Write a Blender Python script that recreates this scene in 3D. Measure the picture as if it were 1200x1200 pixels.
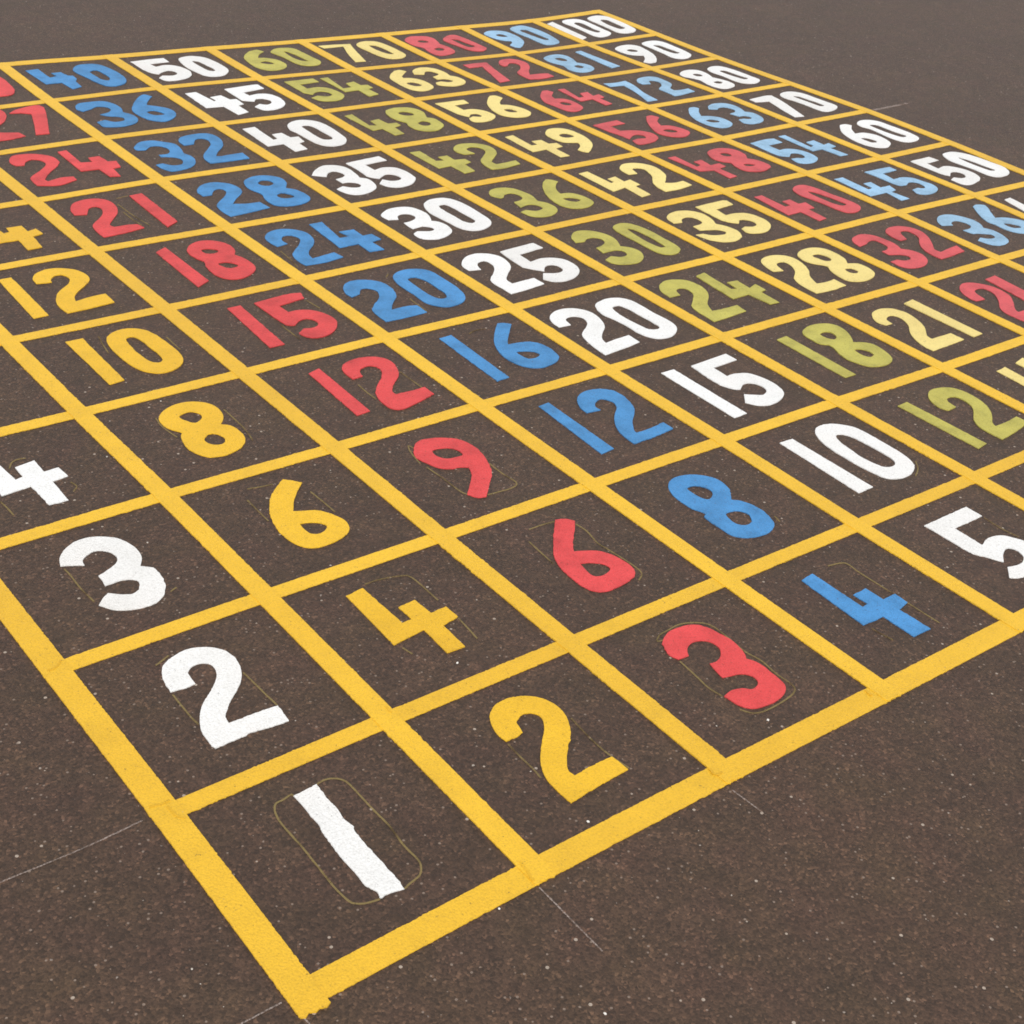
"""Times-table square painted on a dark asphalt playground, seen from standing eye height."""
import bpy
import math
import random
from mathutils import Matrix, Vector, noise
from mathutils.geometry import tessellate_polygon

for ob in list(bpy.data.objects):
    bpy.data.objects.remove(ob, do_unlink=True)
scene = bpy.context.scene
COL = scene.collection

# ------------------------------------------------------------------ camera
CAM_POS = (-0.702310, -1.097908, 1.595823)
CAM_ROT = ((0.7833814, 0.2671748, -0.5611874), (-0.6143989, 0.4693599, -0.6342044), (0.0939554, 0.8416169, 0.5318397))
CAM_LENS = 51.3282
cam_data = bpy.data.cameras.new("camera")
cam_data.sensor_width = 36.0
cam_data.sensor_fit = 'HORIZONTAL'
cam_data.lens = CAM_LENS
cam_data.clip_start = 0.05
cam_data.clip_end = 3000.0
cam = bpy.data.objects.new("camera", cam_data)
COL.objects.link(cam)
cam.matrix_world = Matrix.Translation(CAM_POS) @ Matrix(CAM_ROT).to_4x4()
scene.camera = cam
scene.render.resolution_x = 1024
scene.render.resolution_y = 1024

# ------------------------------------------------------------------ sky, sun, exposure (bright overcast)
SUN_EL, SUN_AZ = math.radians(52), math.radians(215)
world = bpy.data.worlds.new("World")
scene.world = world
world.use_nodes = True
wn = world.node_tree
wn.nodes.clear()
w_out = wn.nodes.new("ShaderNodeOutputWorld")
w_bg = wn.nodes.new("ShaderNodeBackground")
w_hs = wn.nodes.new("ShaderNodeHueSaturation")
w_sky = wn.nodes.new("ShaderNodeTexSky")
w_sky.sky_type = 'NISHITA'
w_sky.sun_disc = False
w_sky.sun_elevation = SUN_EL
w_sky.sun_rotation = SUN_AZ
w_sky.air_density = 1.0
w_sky.dust_density = 2.0
w_hs.inputs['Saturation'].default_value = 0.10      # cloud veil: a nearly grey sky
w_bg.inputs['Strength'].default_value = 0.13
wn.links.new(w_sky.outputs['Color'], w_hs.inputs['Color'])
wn.links.new(w_hs.outputs['Color'], w_bg.inputs['Color'])
wn.links.new(w_bg.outputs['Background'], w_out.inputs['Surface'])

sun_data = bpy.data.lights.new("sun", 'SUN')
sun_data.energy = 1.3
sun_data.angle = math.radians(25)
sun_data.color = (1.0, 0.96, 0.9)
sun = bpy.data.objects.new("sun", sun_data)
COL.objects.link(sun)
d = Vector((math.sin(SUN_AZ) * math.cos(SUN_EL), math.cos(SUN_AZ) * math.cos(SUN_EL), math.sin(SUN_EL)))
sun.rotation_euler = d.to_track_quat('Z', 'Y').to_euler()
sun.location = d * 20

scene.view_settings.view_transform = 'Standard'
scene.view_settings.look = 'None'
scene.view_settings.exposure = 0.5
scene.view_settings.gamma = 1.0
scene.view_settings.use_curve_mapping = False
scene.render.engine = 'CYCLES'
scene.cycles.filter_width = 1.7

# ------------------------------------------------------------------ measured layout
# Everything is in thousandths of a grid square; a point ending in c is a sharp corner.
CELL = 0.4          # metres, side of one square
NUMBERS = {
    (1, 1): [
        (1, ['447,822c 554,829c 551,793 547,745 550,674 542,616 549,567 540,524 539,417 541,331 538,312c 542,272 534,200c 479,211 438,209c 443,239 425,291c 429,358 427,451 431,525 439,607 446,633 447,722 449,762']),
    ],
    (1, 2): [
        (2, ['336,620c 342,682 361,747 392,795 447,824 501,838 559,832 622,796 661,741 670,672 655,601 618,535 564,480 513,436 475,396 450,359 443,322c 476,322 580,320 667,314c 662,265 656,210c 585,213 500,225 419,220 325,216c 321,261 327,333 353,399 390,459 435,505 488,548 537,601 559,643 565,684 550,713 517,728 479,719 454,696c 449,655 448,616c 403,611 370,616']),
    ],
    (1, 3): [
        (3, ['324,687c 347,747 385,793 440,830 502,843 567,830 632,782 667,720 681,642 672,572 635,505c 655,487 680,465c 680,393 662,311 628,254 569,213 504,208 437,226 385,260 344,322c 382,361 417,385c 455,350 506,326 545,342 570,378 569,412 539,438 487,447 430,442c 433,485 436,529c 496,553 554,586 574,629 567,674 540,710 504,724 457,704 428,680 420,638c 401,651 362,671']),
    ],
    (1, 4): [
        (4, ['333,785c 416,817c 443,493c 483,505c 486,608c 594,626c 594,500c 671,505c 679,405c 591,393c 587,196c 491,197c 482,402c 328,386c']),
    ],
    (2, 1): [
        (2, ['342,633c 336,683 352,747 385,801 440,837 507,845 571,828 626,788 655,737 665,677 652,614 617,551 582,509 522,454 475,403 448,361 449,323c 546,329 653,327c 657,279 659,233c 550,228 438,221 336,210c 334,283 340,370 370,439 410,494 465,552 518,602 552,649 560,687 544,715 501,729 447,704c 443,675 433,639c 394,632']),
    ],
    (2, 2): [
        (4, ['326,821c 425,835c 432,517c 483,517c 483,625c 581,635c 587,512c 675,517c 678,426c 580,407c 573,230c 477,233c 486,426c 308,403c']),
    ],
    (2, 3): [
        (6, ['598,853c 638,812 668,777c 605,717 542,647 488,563c 532,543 590,516 626,473 653,417 666,359 651,301 611,258 542,232 471,225 414,231 372,261 345,314 334,385 336,460 360,557 400,647 457,730 517,790',
            '455,447c 494,441 540,415 563,373 546,345 503,325 466,335 450,378']),
    ],
    (2, 4): [
        (8, ['345,736 387,782 450,817 520,828 590,812 641,771 670,713 671,643 649,572 599,511c 639,476 653,407 646,332 626,290 573,241 507,214 442,211 379,234 342,292 324,365 337,448 356,503 379,530c 357,562 329,617 328,691',
            '442,690 495,717 536,709 557,663 540,617 487,591 456,629',
            '445,409 494,448 529,429 547,379 538,345 501,319 464,333 443,364']),
    ],
    (2, 5): [
        (1, ['283,811c 389,809c 374,218c 279,206c']),
        (0, ['504,733 560,791 631,816 705,800 764,740 789,640 800,513 801,386 780,296 729,232 654,198 584,203 529,248 497,313 480,410 476,520 479,618',
            '606,681 656,699 679,627 682,514 686,420 677,350 637,321 601,364 590,444 588,545']),
    ],
    (2, 6): [
        (1, ['275,809c 363,810c 345,192c 249,189c']),
        (2, ['460,651c 468,725 509,791 570,824 645,828 712,796 768,738 792,656 782,573 733,511 657,446 593,377 565,300c 668,323 776,328c 771,190c 633,176 455,168c 447,252 458,344 494,425 542,485 605,538 652,584 675,651 655,713 610,717 567,677 554,632c']),
    ],
    (2, 7): [
        (1, ['277,677c 361,677c 382,253c 303,244c']),
        (4, ['500,701c 577,705c 593,503c 635,512c 644,586c 748,583c 747,471c 814,499c 821,398c 742,376c 726,184c 624,176c 634,359c 489,361c']),
    ],
    (3, 1): [
        (3, ['346,654c 331,699 352,760 386,801 447,827 520,827 592,806 631,760 649,693 660,611 642,529 619,494c 647,435 644,353 638,286 615,243 551,214 465,210 392,227 352,274 338,356c 394,367 449,351 484,323 535,338 554,373 542,406 505,432 425,452c 434,505 448,556c 478,550 528,568 563,607 569,660 541,697 492,712 445,697 415,666 404,649c']),
    ],
    (3, 2): [
        (6, ['599,837c 646,822 682,778c 621,710 550,639 496,566c 545,543 602,510 639,456 655,393 659,326 636,265 568,233 481,222 401,224 357,260 338,316 336,410 349,507 386,592 459,681 530,763',
            '453,467c 496,453 546,413 558,364 525,341 476,333 439,355 439,402']),
    ],
    (3, 3): [
        (9, ['372,776 410,821 468,843 530,829 591,802 647,758 673,704 684,631 671,546 642,458 589,361 503,272 426,194c 381,208 351,261c 420,331 487,405 524,479c 486,500 426,515 377,554 352,619 333,681 341,728',
            '449,714 501,718 551,697 579,656 574,600 529,598 473,610 441,653']),
    ],
    (3, 4): [
        (1, ['336,806c 423,834c 402,253c 308,243c']),
        (2, ['527,624c 525,707 546,778 607,822 690,838 775,819 834,772 854,702 833,612 789,535 708,464 644,386 644,347c 745,341 844,344c 842,249c 690,205 588,183 538,202 517,252 522,341 551,420 615,497 691,570 736,638 735,697 697,725 640,713 610,679 597,628c']),
    ],
    (3, 5): [
        (1, ['349,803c 442,804c 409,202c 307,202c']),
        (5, ['536,795c 783,819 883,800c 861,722c 656,688c 660,582c 741,579 814,534 860,445 867,348 820,261 730,197 632,185 579,230 563,291c 624,332c 689,317 745,354 746,409 714,452 659,443 600,399c 554,432 545,528 540,660']),
    ],
    (3, 6): [
        (1, ['355,792c 447,844c 448,229c 340,168c']),
        (8, ['567,759 637,822 729,838 810,790 852,712 848,608 806,533c 833,444 837,331 808,253 738,196 648,168 580,191 536,257 528,351 545,452 565,516 547,580 539,677',
            '639,697 687,703 731,673 739,631 688,607 640,630',
            '628,440 685,449 730,409 740,359 700,341 649,356']),
    ],
    (3, 7): [
        (2, ['147,622c 162,721 217,817 306,862 407,855 472,789 480,676 438,550 355,446 289,360 299,310c 400,309 461,293c 479,216c 342,188 159,171c 156,273 176,389 232,455 311,536 360,633 349,710 292,699 229,597c']),
        (1, ['650,810c 751,815c 737,226c 628,159c']),
    ],
    (3, 8): [
        (2, ['165,696c 154,789 217,903 314,915 407,876 482,793 490,674 441,581 336,475 240,345 247,305c 361,341 454,326c 448,256c 292,202 144,254c 148,360 172,435 275,525 372,635 380,733 325,781 260,745 226,683c']),
        (4, ['564,864c 637,874c 626,579c 711,556c 721,655c 810,658c 818,524c 881,511c 854,381c 789,371c 770,203c 694,224c 690,400c 550,409c']),
    ],
    (3, 9): [
        (2, ['274,672c 285,827 358,961 472,1035 556,979 550,840 487,702 398,601 307,458c 402,421 473,392c 489,297c 337,261 221,275c 199,392 232,511 326,629 403,735 416,822 380,836 325,697c']),
        (7, ['587,861c 680,932 862,983 903,907c 836,706 681,287c 573,297c 662,542 744,789c 678,838c']),
    ],
    (3, 10): [
        (3, ['379,733c 396,880 469,958 562,951 638,898 661,785 637,665c 656,581 626,466 545,371 445,335 364,365 346,470c 408,521c 455,454 509,484 528,552 466,638c 470,725c 530,729 560,770 555,836 510,852 457,807c']),
        (0, ['705,821 798,867 888,808 889,625 862,429 805,324 729,303 653,331 611,446 620,620',
            '709,716 770,720 780,613 757,519 703,513 684,596']),
    ],
    (4, 1): [
        (4, ['322,792c 415,804c 417,478c 460,483c 456,570c 554,576c 558,466c 648,468c 646,386c 560,369c 568,185c 446,187c 444,372c 303,377c']),
    ],
    (4, 2): [
        (8, ['382,816 435,837 497,835 563,811 608,773 641,722 646,662 625,592 561,516c 603,474 623,414 631,343 612,270 580,217 514,185 447,183 383,198 332,233 306,276 304,352 301,412 308,467 333,477c 331,507 308,556 304,625 308,696 336,767',
            '428,721 479,724 518,689 531,645 510,607 459,580 432,602 422,657',
            '426,423 477,430 522,411 536,361 512,315 467,294 429,304 407,345']),
    ],
    (4, 3): [
        (1, ['298,836c 378,844c 361,245c 260,232c']),
        (2, ['500,637c 506,708 549,786 615,836 691,848 769,827 825,768 832,678 800,568 746,497 666,425 598,333 601,316c 704,316 824,331c 825,250c 666,233 502,229c 505,313 529,403 581,487 643,552 697,598 727,658 713,707 685,731 629,710 589,664 595,627c']),
    ],
    (4, 4): [
        (1, ['302,835c 398,840c 371,210c 275,203c']),
        (6, ['766,840c 808,829 844,791c 757,704 666,604 639,564c 706,557 788,533 833,474 845,386 830,306 801,259 720,223 633,216 564,252 523,325 508,419 531,530 588,644 685,759',
            '619,458 674,448 727,411 735,363 685,336 630,347 617,398']),
    ],
    (4, 5): [
        (2, ['146,597c 145,677 184,758 247,809 331,814 412,770 462,695 460,583 419,483 338,404 272,320c 382,324 459,305c 459,189c 320,182 139,188c 142,271 155,369 205,431 281,491 337,563 345,629 313,675 266,678 223,619c']),
        (0, ['575,754 647,804 738,814 824,773 867,699 870,570 869,425 841,296 786,223 708,192 619,197 560,255 530,329 538,445 535,547 540,647',
            '645,679 710,679 741,601 743,486 739,376 703,313 652,319 628,390 626,492 631,592']),
    ],
    (4, 6): [
        (2, ['139,533c 128,639 148,720 224,788 324,801 406,752 452,672 445,560 394,470 301,379 260,311 250,250c 351,268 442,280c 456,185c 303,160 147,170c 138,260 157,359 209,423 290,496 350,581 348,639 308,681 256,670 224,617 229,547c']),
        (4, ['553,791c 658,791c 616,481c 692,480c 672,583c 792,575c 787,448c 864,448c 871,340c 782,324c 788,174c 671,184c 677,338c 522,332c']),
    ],
    (4, 7): [
        (2, ['131,592c 135,691 208,783 310,819 392,784 448,702 455,608 421,532 321,442 252,363c 356,328 451,319c 462,194c 299,170 121,155c 111,254 128,375 179,439 277,528 333,615 318,679 258,660 200,584c']),
        (8, ['548,728 625,789 728,803 807,758 850,681 835,581 773,492c 827,423 846,324 831,229 761,171 649,154 557,184 511,249 515,357 544,445 531,518 513,605',
            '634,668 700,709 745,667 734,602 678,580 635,610',
            '632,384 692,414 738,360 738,303 675,298 633,327']),
    ],
    (4, 8): [
        (3, ['138,669c 135,733 228,835 335,843 412,773 470,698 464,585 432,473c 457,388 432,275 358,184 265,151 163,147 124,235 118,321c 181,331c 223,265 303,256 351,333 342,398 296,442 233,468c 240,515c 313,509 359,565 369,637 334,702 271,715 199,656c']),
        (2, ['519,640c 526,740 586,820 680,848 794,842 858,777 853,634 791,503 686,393 635,314 670,299c 772,307 862,308c 849,175c 658,180 516,191c 517,288 558,383 648,485 726,581 755,686 729,736 673,732 608,642c']),
    ],
    (4, 9): [
        (3, ['149,698c 124,778 186,897 291,914 409,899 465,806 474,673 443,571c 484,471 477,363 417,277 310,238 211,250 137,293 140,412c 220,436c 273,361 356,369 383,427 355,480 286,520 243,579c 325,603 381,666 371,741 309,779 236,735c']),
        (6, ['729,882c 813,940 852,866c 765,765 708,670c 768,604 828,524 835,392 760,281 650,227 572,285 531,384 522,513 540,605 632,757',
            '625,502 689,520 734,446 733,390 668,387 626,431']),
    ],
    (4, 10): [
        (4, ['161,917c 278,924c 274,657c 347,678c 335,777c 426,776c 440,660c 480,646c 476,554c 432,477c 420,328c 321,289c 310,490c 169,495c']),
        (0, ['554,811 636,912 737,926 830,877 867,750 884,583 867,398 798,283 695,243 621,285 585,406 566,569 543,703',
            '660,693 734,732 753,629 753,486 707,409 663,455 657,583']),
    ],
    (5, 1): [
        (5, ['301,800c 672,803c 673,697c 429,695c 426,515c 495,537 569,532 614,506 640,466 666,420 664,346 609,280 522,235 420,212 334,222 296,250c 369,313c 408,302 474,299 529,327 551,375 542,411 509,424 448,398 391,353c 371,389 350,431 312,489 305,616 305,728']),
    ],
    (5, 2): [
        (1, ['268,821c 371,816c 369,211c 247,207c']),
        (0, ['582,827 656,844 727,822 783,775 820,714 830,610 828,498 825,389 808,304 766,235 697,198 620,188 549,208 507,252 492,327 481,424 482,516 483,608 498,695 532,773',
            '637,715 675,711 712,658 722,556 726,459 722,367 697,320 644,303 599,328 581,384 572,466 585,568 600,655']),
    ],
    (5, 3): [
        (1, ['253,811c 361,807c 357,171c 250,166c']),
        (5, ['493,790c 823,810c 826,715c 606,705c 600,578c 669,577 748,544 786,472 801,379 784,286 740,226 657,187 567,178 498,207 449,274c 519,352c 577,312 623,288 676,310 702,363 690,420 650,450 607,447 549,410c 509,440 476,516c 480,650']),
    ],
    (5, 4): [
        (2, ['100,615c 104,689 137,759 200,806 279,825 368,801 428,741 443,655 420,559 373,477 288,407 235,341 222,293c 337,308 436,313c 432,204c 295,183 104,164c 110,259 128,368 164,461 246,523 313,584 335,650 307,693 260,707 211,684 191,607c']),
        (0, ['533,759 611,801 692,812 771,784 818,719 827,603 824,475 834,352 811,256 746,194 657,164 576,186 531,247 516,329 519,433 508,545 491,641',
            '622,685 689,692 709,622 711,521 715,402 709,318 671,289 616,317 602,391 593,492 596,598']),
    ],
    (5, 5): [
        (2, ['114,612c 116,687 156,755 250,822 348,832 432,781 469,696 448,584 405,516 325,446 257,372 252,302c 347,308 450,311c 454,204c 305,182 139,170c 140,272 137,357 153,423 231,492 311,583 330,662 312,704 257,697 217,650 202,592c']),
        (5, ['518,786c 843,812c 855,709c 614,684c 605,543c 712,559 802,528 858,467 866,363 823,262 721,191 603,174 529,209 496,268c 559,345c 625,313 690,304 737,347 738,412 700,442 650,432 591,373c 544,428 495,495c 502,647']),
    ],
    (5, 6): [
        (3, ['129,627c 123,683 133,733 227,799 325,811 414,782 454,709 464,606 435,521 410,479c 453,438 467,357 437,254 359,196 261,170 182,196 139,247 143,327c 197,354c 250,329 303,316 339,341 327,388 286,418 194,407c 192,461 200,531c 261,535 329,569 351,613 333,665 291,683 238,664 202,605c']),
        (0, ['540,760 606,821 687,842 771,828 824,758 846,646 844,491 834,341 803,257 724,197 627,178 559,209 520,279 510,390 499,503 495,625',
            '634,696 697,713 717,637 719,513 722,391 710,332 662,310 625,360 622,469 619,591']),
    ],
    (5, 7): [
        (3, ['157,607c 104,653c 185,740 297,803 398,773 448,690 445,569 419,459c 466,403 449,279 401,206 304,156 210,151 145,203 119,317c 196,353c 242,298 305,283 342,325 330,378 279,412 231,409c 229,504c 303,520 347,562 342,625 303,665 243,642 194,579c']),
        (5, ['497,781c 836,817c 843,712c 619,692c 623,554c 714,578 804,540 840,438 834,318 813,254 716,176 598,156 518,202 490,285c 561,350c 615,291 693,293 725,340 713,406 660,440 592,409 552,378c 514,418 489,465c 503,630']),
    ],
    (5, 8): [
        (4, ['153,825c 270,833c 251,490c 294,499c 309,614c 401,618c 412,492c 483,484c 467,363c 403,336c 394,195c 270,176c 276,374c 129,369c']),
        (0, ['546,766 625,833 712,848 797,809 850,717 859,573 846,412 824,285 755,193 660,165 576,199 532,283 522,407 519,543 510,656',
            '643,700 712,701 732,623 733,499 735,375 708,318 640,333 626,419 631,553']),
    ],
    (5, 9): [
        (4, ['159,847c 264,851c 289,562c 316,579c 312,678c 423,693c 441,560c 500,552c 490,404c 426,387c 420,199c 303,165c 295,409c 138,428c']),
        (5, ['538,836c 823,863 885,855c 880,739c 645,696c 652,594c 756,612 841,566 871,456 846,311 767,216 660,175 571,195 541,302c 618,355c 665,310 736,352 753,430 719,484 659,493 615,439c 565,472 526,501c 529,654']),
    ],
    (5, 10): [
        (5, ['138,869c 325,883 473,880c 466,756c 267,747c 282,649c 388,674 469,615 509,494 492,363 391,249 266,220 176,238 152,334c 214,386c 299,356 364,393 374,465 332,510 266,488 203,435c 160,495 135,609c']),
        (0, ['578,781 656,849 751,849 836,772 869,617 872,428 843,315 744,213 645,203 572,259 547,389 536,545',
            '670,702 722,684 737,569 746,426 727,356 680,372 664,485']),
    ],
    (6, 2): [
        (1, ['285,778c 381,784c 394,195c 296,181c']),
        (2, ['534,579c 513,623 522,701 575,773 638,809 711,812 801,774 837,703 839,599 808,498 734,406 648,339 630,301c 747,302 859,314c 867,229c 679,195 527,177c 522,273 531,354 577,426 653,482 716,547 737,628 722,678 668,690 623,655 613,586c']),
    ],
    (6, 3): [
        (1, ['293,802c 396,811c 383,199c 283,198c']),
        (8, ['541,801 633,842 727,844 808,813 846,755 833,663 781,573 739,527c 801,496 845,435 833,328 786,232 703,193 620,200 550,236 520,306 503,378 520,461 558,544 557,582 514,614 511,682 515,746',
            '626,719 701,730 724,689 697,635 654,618 625,652',
            '657,447 710,429 733,380 720,331 671,319 642,362']),
    ],
    (6, 4): [
        (2, ['108,633c 117,723 159,797 244,853 336,851 421,800 447,711 433,611 374,523 270,430 219,333c 319,324 452,323c 439,224c 268,208 108,200c 115,305 123,401 154,467 246,545 307,619 315,690 277,719 223,692 202,629c']),
        (4, ['540,819c 639,838c 611,535c 656,523c 668,636c 760,625c 748,489c 839,521c 834,415c 773,402c 763,217c 680,227c 660,415c 500,409c']),
    ],
    (6, 5): [
        (3, ['142,680c 176,772 273,848 365,838 435,774 470,684 458,581 407,486c 465,424 476,336 422,246 321,191 222,204 145,253 132,338c 213,368c 276,326 337,332 365,388 332,439 202,442c 219,538c 288,553 352,595 368,659 335,698 272,703 220,668c']),
        (0, ['607,794 691,830 766,809 809,726 827,606 822,461 817,331 787,238 708,192 637,203 588,260 577,372 580,501 576,623 581,719',
            '686,720 727,689 738,573 734,441 713,320 673,327 654,418 658,549']),
    ],
    (6, 6): [
        (3, ['189,642c 149,718 209,809 306,831 400,786 440,696 452,585 420,471c 466,404 470,311 430,238 325,184 234,192 168,243 149,341c 211,358c 270,309 334,315 368,345 358,406 306,440 208,416c 231,531c 295,538 351,571 362,648 331,697 266,690 214,643c']),
        (6, ['789,824c 831,799 856,746c 770,673 718,599 691,516c 773,503 820,435 836,345 819,259 728,207 626,207 559,248 527,331 538,442 578,565 656,699 726,778',
            '641,431 708,425 754,382 762,343 696,326 650,369']),
    ],
    (6, 7): [
        (4, ['128,797c 227,795c 213,541c 281,525c 285,614c 377,615c 374,500c 467,487c 469,408c 387,379c 374,220c 259,207c 257,395c 131,386c']),
        (2, ['533,577c 507,654 532,737 613,798 717,796 814,743 856,644 818,512 733,429 634,340 635,275c 744,281 846,290c 828,207c 654,178 523,195c 527,295 562,395 638,468 730,549 760,630 735,694 671,707 617,662 627,564c']),
    ],
    (6, 8): [
        (4, ['141,809c 223,818c 201,506c 261,482c 277,608c 374,624c 380,488c 462,482c 465,415c 376,384c 364,219c 266,207c 257,392c 155,380c']),
        (8, ['548,775 636,824 745,825 833,763 859,642 799,500c 846,440 833,310 796,245 690,181 584,197 522,274 519,380 543,451 514,529 503,642',
            '631,701 701,716 749,656 727,596 665,606 625,649',
            '647,410 715,437 747,384 710,318 649,316 625,365']),
    ],
    (6, 9): [
        (5, ['157,852c 332,849 460,849c 460,743c 249,729c 247,597c 357,601 438,542 467,414 455,302 356,210 249,208 170,251 142,347c 225,387c 297,332 366,364 371,435 330,479 260,476 200,425c 150,502c']),
        (4, ['526,825c 607,827c 560,483c 653,487c 669,607c 767,632c 769,511c 834,502c 836,411c 771,390c 774,227c 655,199c 666,399c 523,393c']),
    ],
    (6, 10): [
        (6, ['347,821c 439,846 470,766c 373,687 313,597c 384,573 450,495 468,380 443,281 356,205 247,191 176,242 145,332 152,490 186,640 265,751',
            '256,453 332,482 369,415 363,376 301,384']),
        (0, ['528,732 619,814 718,819 802,768 819,620 822,451 824,299 754,214 655,208 584,259 559,376 556,514 538,631',
            '665,714 695,662 712,530 715,405 716,349 666,367 635,460 639,597']),
    ],
    (7, 2): [
        (1, ['296,773c 401,786c 365,352c 265,341c']),
        (4, ['520,787c 633,812c 615,586c 677,588c 685,666c 794,680c 784,580c 890,588c 875,519c 772,510c 758,355c 660,346c 677,512c 514,510c']),
    ],
    (7, 3): [
        (2, ['176,603c 157,673 210,758 276,797 365,805 442,766 480,675 462,570 407,457 303,351 299,304c 397,303 496,302c 501,192c 328,183 150,179c 150,265 180,355 236,444 323,529 370,627 356,685 302,692 248,658 240,601c']),
        (1, ['593,786c 710,803c 701,188c 600,185c']),
    ],
    (7, 4): [
        (2, ['136,622c 156,726 200,809 290,848 401,836 472,762 470,658 414,534 328,439 271,322c 367,309 456,322c 454,201c 294,191 137,203c 137,289 152,391 192,471 288,549 346,635 355,712 298,728 249,693 220,604c']),
        (8, ['556,770 659,818 770,814 846,754 859,651 837,542 783,474c 858,438 872,350 834,253 732,200 616,199 536,250 530,342 557,443 600,515 559,569 519,634 521,704',
            '647,703 715,707 747,644 728,582 668,575 645,645',
            '676,409 739,402 745,341 702,316 662,347']),
    ],
    (7, 5): [
        (3, ['113,651c 135,753 218,818 332,835 431,791 476,713 467,603 420,501c 464,425 477,330 438,238 334,179 231,194 151,253 114,344 107,402c 173,393c 224,337 327,311 372,345 351,399 276,433 202,456c 210,540c 292,547 345,579 353,654 316,705 240,694 188,639c']),
        (5, ['529,841c 850,852 878,835c 862,751c 648,729c 629,599c 730,599 823,557 859,460 846,340 781,257 672,207 566,223 521,266 538,335c 592,355c 652,327 714,344 739,400 718,456 664,480 601,429c 556,472 519,534c 522,693']),
    ],
    (7, 6): [
        (4, ['145,826c 244,835c 251,542c 291,550c 290,630c 387,647c 378,525c 458,541c 456,417c 396,405c 378,206c 273,192c 290,415c 138,384c']),
        (2, ['532,636c 534,725 564,790 644,847 752,842 834,781 872,672 833,520 773,444 680,357c 753,326 860,330c 864,228c 700,200 548,205c 550,314 597,418 680,509 720,594 747,686 707,729 649,728 614,626c']),
    ],
    (7, 7): [
        (4, ['140,809c 233,820c 218,539c 282,537c 290,629c 391,624c 390,517c 469,509c 460,417c 367,397c 362,202c 267,207c 275,411c 123,404c']),
        (9, ['554,765 644,828 737,821 807,751 826,631 814,501 758,367 660,265 579,204c 544,242 531,294c 611,356 649,412 657,444c 599,468 542,503 514,586 516,694',
            '626,663 696,688 737,643 735,582 661,575 617,605']),
    ],
    (7, 8): [
        (5, ['110,810c 306,808 430,805c 416,708c 248,700c 247,558c 345,549 410,482 433,388 412,299 310,228 199,217 127,258 151,345c 215,375c 279,337 307,367 295,428 239,435 175,377c 143,445 127,492c 118,664']),
        (6, ['734,810c 793,802 817,719c 712,626 668,555c 743,513 791,422 805,331 785,253 692,190 586,204 513,260 482,342 500,476 565,623 655,735',
            '611,433 670,434 697,358 679,322 626,337 597,382']),
    ],
    (7, 9): [
        (6, ['327,792c 400,806 436,740c 318,634 282,568c 354,542 411,469 424,360 401,239 308,170 216,166 153,227 132,337 139,489 160,611 239,715',
            '217,422 281,437 324,370 316,308 252,306 217,357']),
        (3, ['457,638c 502,730 600,791 697,784 763,706 782,590 764,475c 807,407 804,288 735,208 625,183 531,217 474,277 493,335c 562,349c 620,302 686,317 687,370 644,412 571,412c 580,501c 654,528 692,568 686,624 657,675 605,667 544,594c']),
    ],
    (7, 10): [
        (7, ['88,773c 269,757 437,731c 366,536 252,164c 141,174c 215,415 322,681c 103,681c']),
        (0, ['490,698 584,757 678,756 747,703 775,561 778,384 758,217 664,135 550,146 491,222 470,357 465,503 458,592',
            '589,622 651,601 671,477 669,348 659,279 606,297 577,393 572,510']),
    ],
    (8, 3): [
        (2, ['137,563c 137,637 170,719 227,779 307,816 384,804 443,750 486,678 489,589 462,502 383,418 286,333 269,293c 416,292 580,296c 569,180c 377,157 169,179c 165,263 165,334 207,408 297,484 371,571 397,658 371,696 298,694 257,652 231,554c']),
        (4, ['555,786c 686,800c 636,379c 740,378c 753,510c 890,520c 867,353c 1025,365c 1012,257c 844,240c 805,15c 664,13c 694,264c 476,263c']),
    ],
    (8, 4): [
        (3, ['147,662c 176,757 243,814 363,836 440,778 464,678 465,579 426,489c 484,419 493,329 430,232 325,178 210,181 138,236 137,350c 214,355c 257,314 327,312 361,359 326,408 235,450c 240,522c 302,525 360,563 372,622 370,700 307,707 250,679c']),
        (2, ['563,599c 562,688 594,775 680,826 796,819 873,749 888,651 835,540 742,428 670,353 673,297c 796,315 912,327c 877,223c 705,208 561,201c 561,297 585,393 658,489 756,576 788,651 786,720 721,728 675,681 636,599c']),
    ],
    (8, 5): [
        (4, ['164,802c 251,801c 243,526c 309,532c 315,626c 407,634c 400,528c 484,527c 458,406c 383,404c 369,199c 271,186c 276,393c 121,381c']),
        (0, ['615,791 714,837 795,820 835,721 847,577 869,443 874,318 827,230 734,188 643,205 609,303 602,426 587,555 571,673',
            '702,703 742,660 767,550 782,432 783,346 722,337 686,413 679,527 679,626']),
    ],
    (8, 6): [
        (4, ['151,819c 238,823c 231,544c 293,558c 298,649c 396,663c 378,522c 484,531c 487,450c 389,424c 393,226c 298,215c 310,418c 175,449c']),
        (8, ['586,776 703,825 812,809 888,735 886,610 818,514c 871,451 889,348 864,277 734,225 630,243 564,310 564,417 596,498 547,545 518,639',
            '676,711 748,709 751,638 696,620 663,661',
            '675,424 741,410 764,360 697,356 662,381']),
    ],
    (8, 7): [
        (5, ['108,762c 274,780 420,793c 431,690c 243,681c 244,544c 335,521 426,472 480,382 455,270 358,203 224,178 143,198 164,294c 248,314c 330,294 359,349 337,399 269,399 166,333c 155,444 128,563c']),
        (6, ['769,771c 840,772 870,703c 765,616 713,510c 798,476 843,389 852,288 803,225 696,187 605,224 542,303 540,399 602,540 687,675',
            '635,402 714,412 753,355 732,309 672,319 641,359']),
    ],
    (8, 8): [
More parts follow.
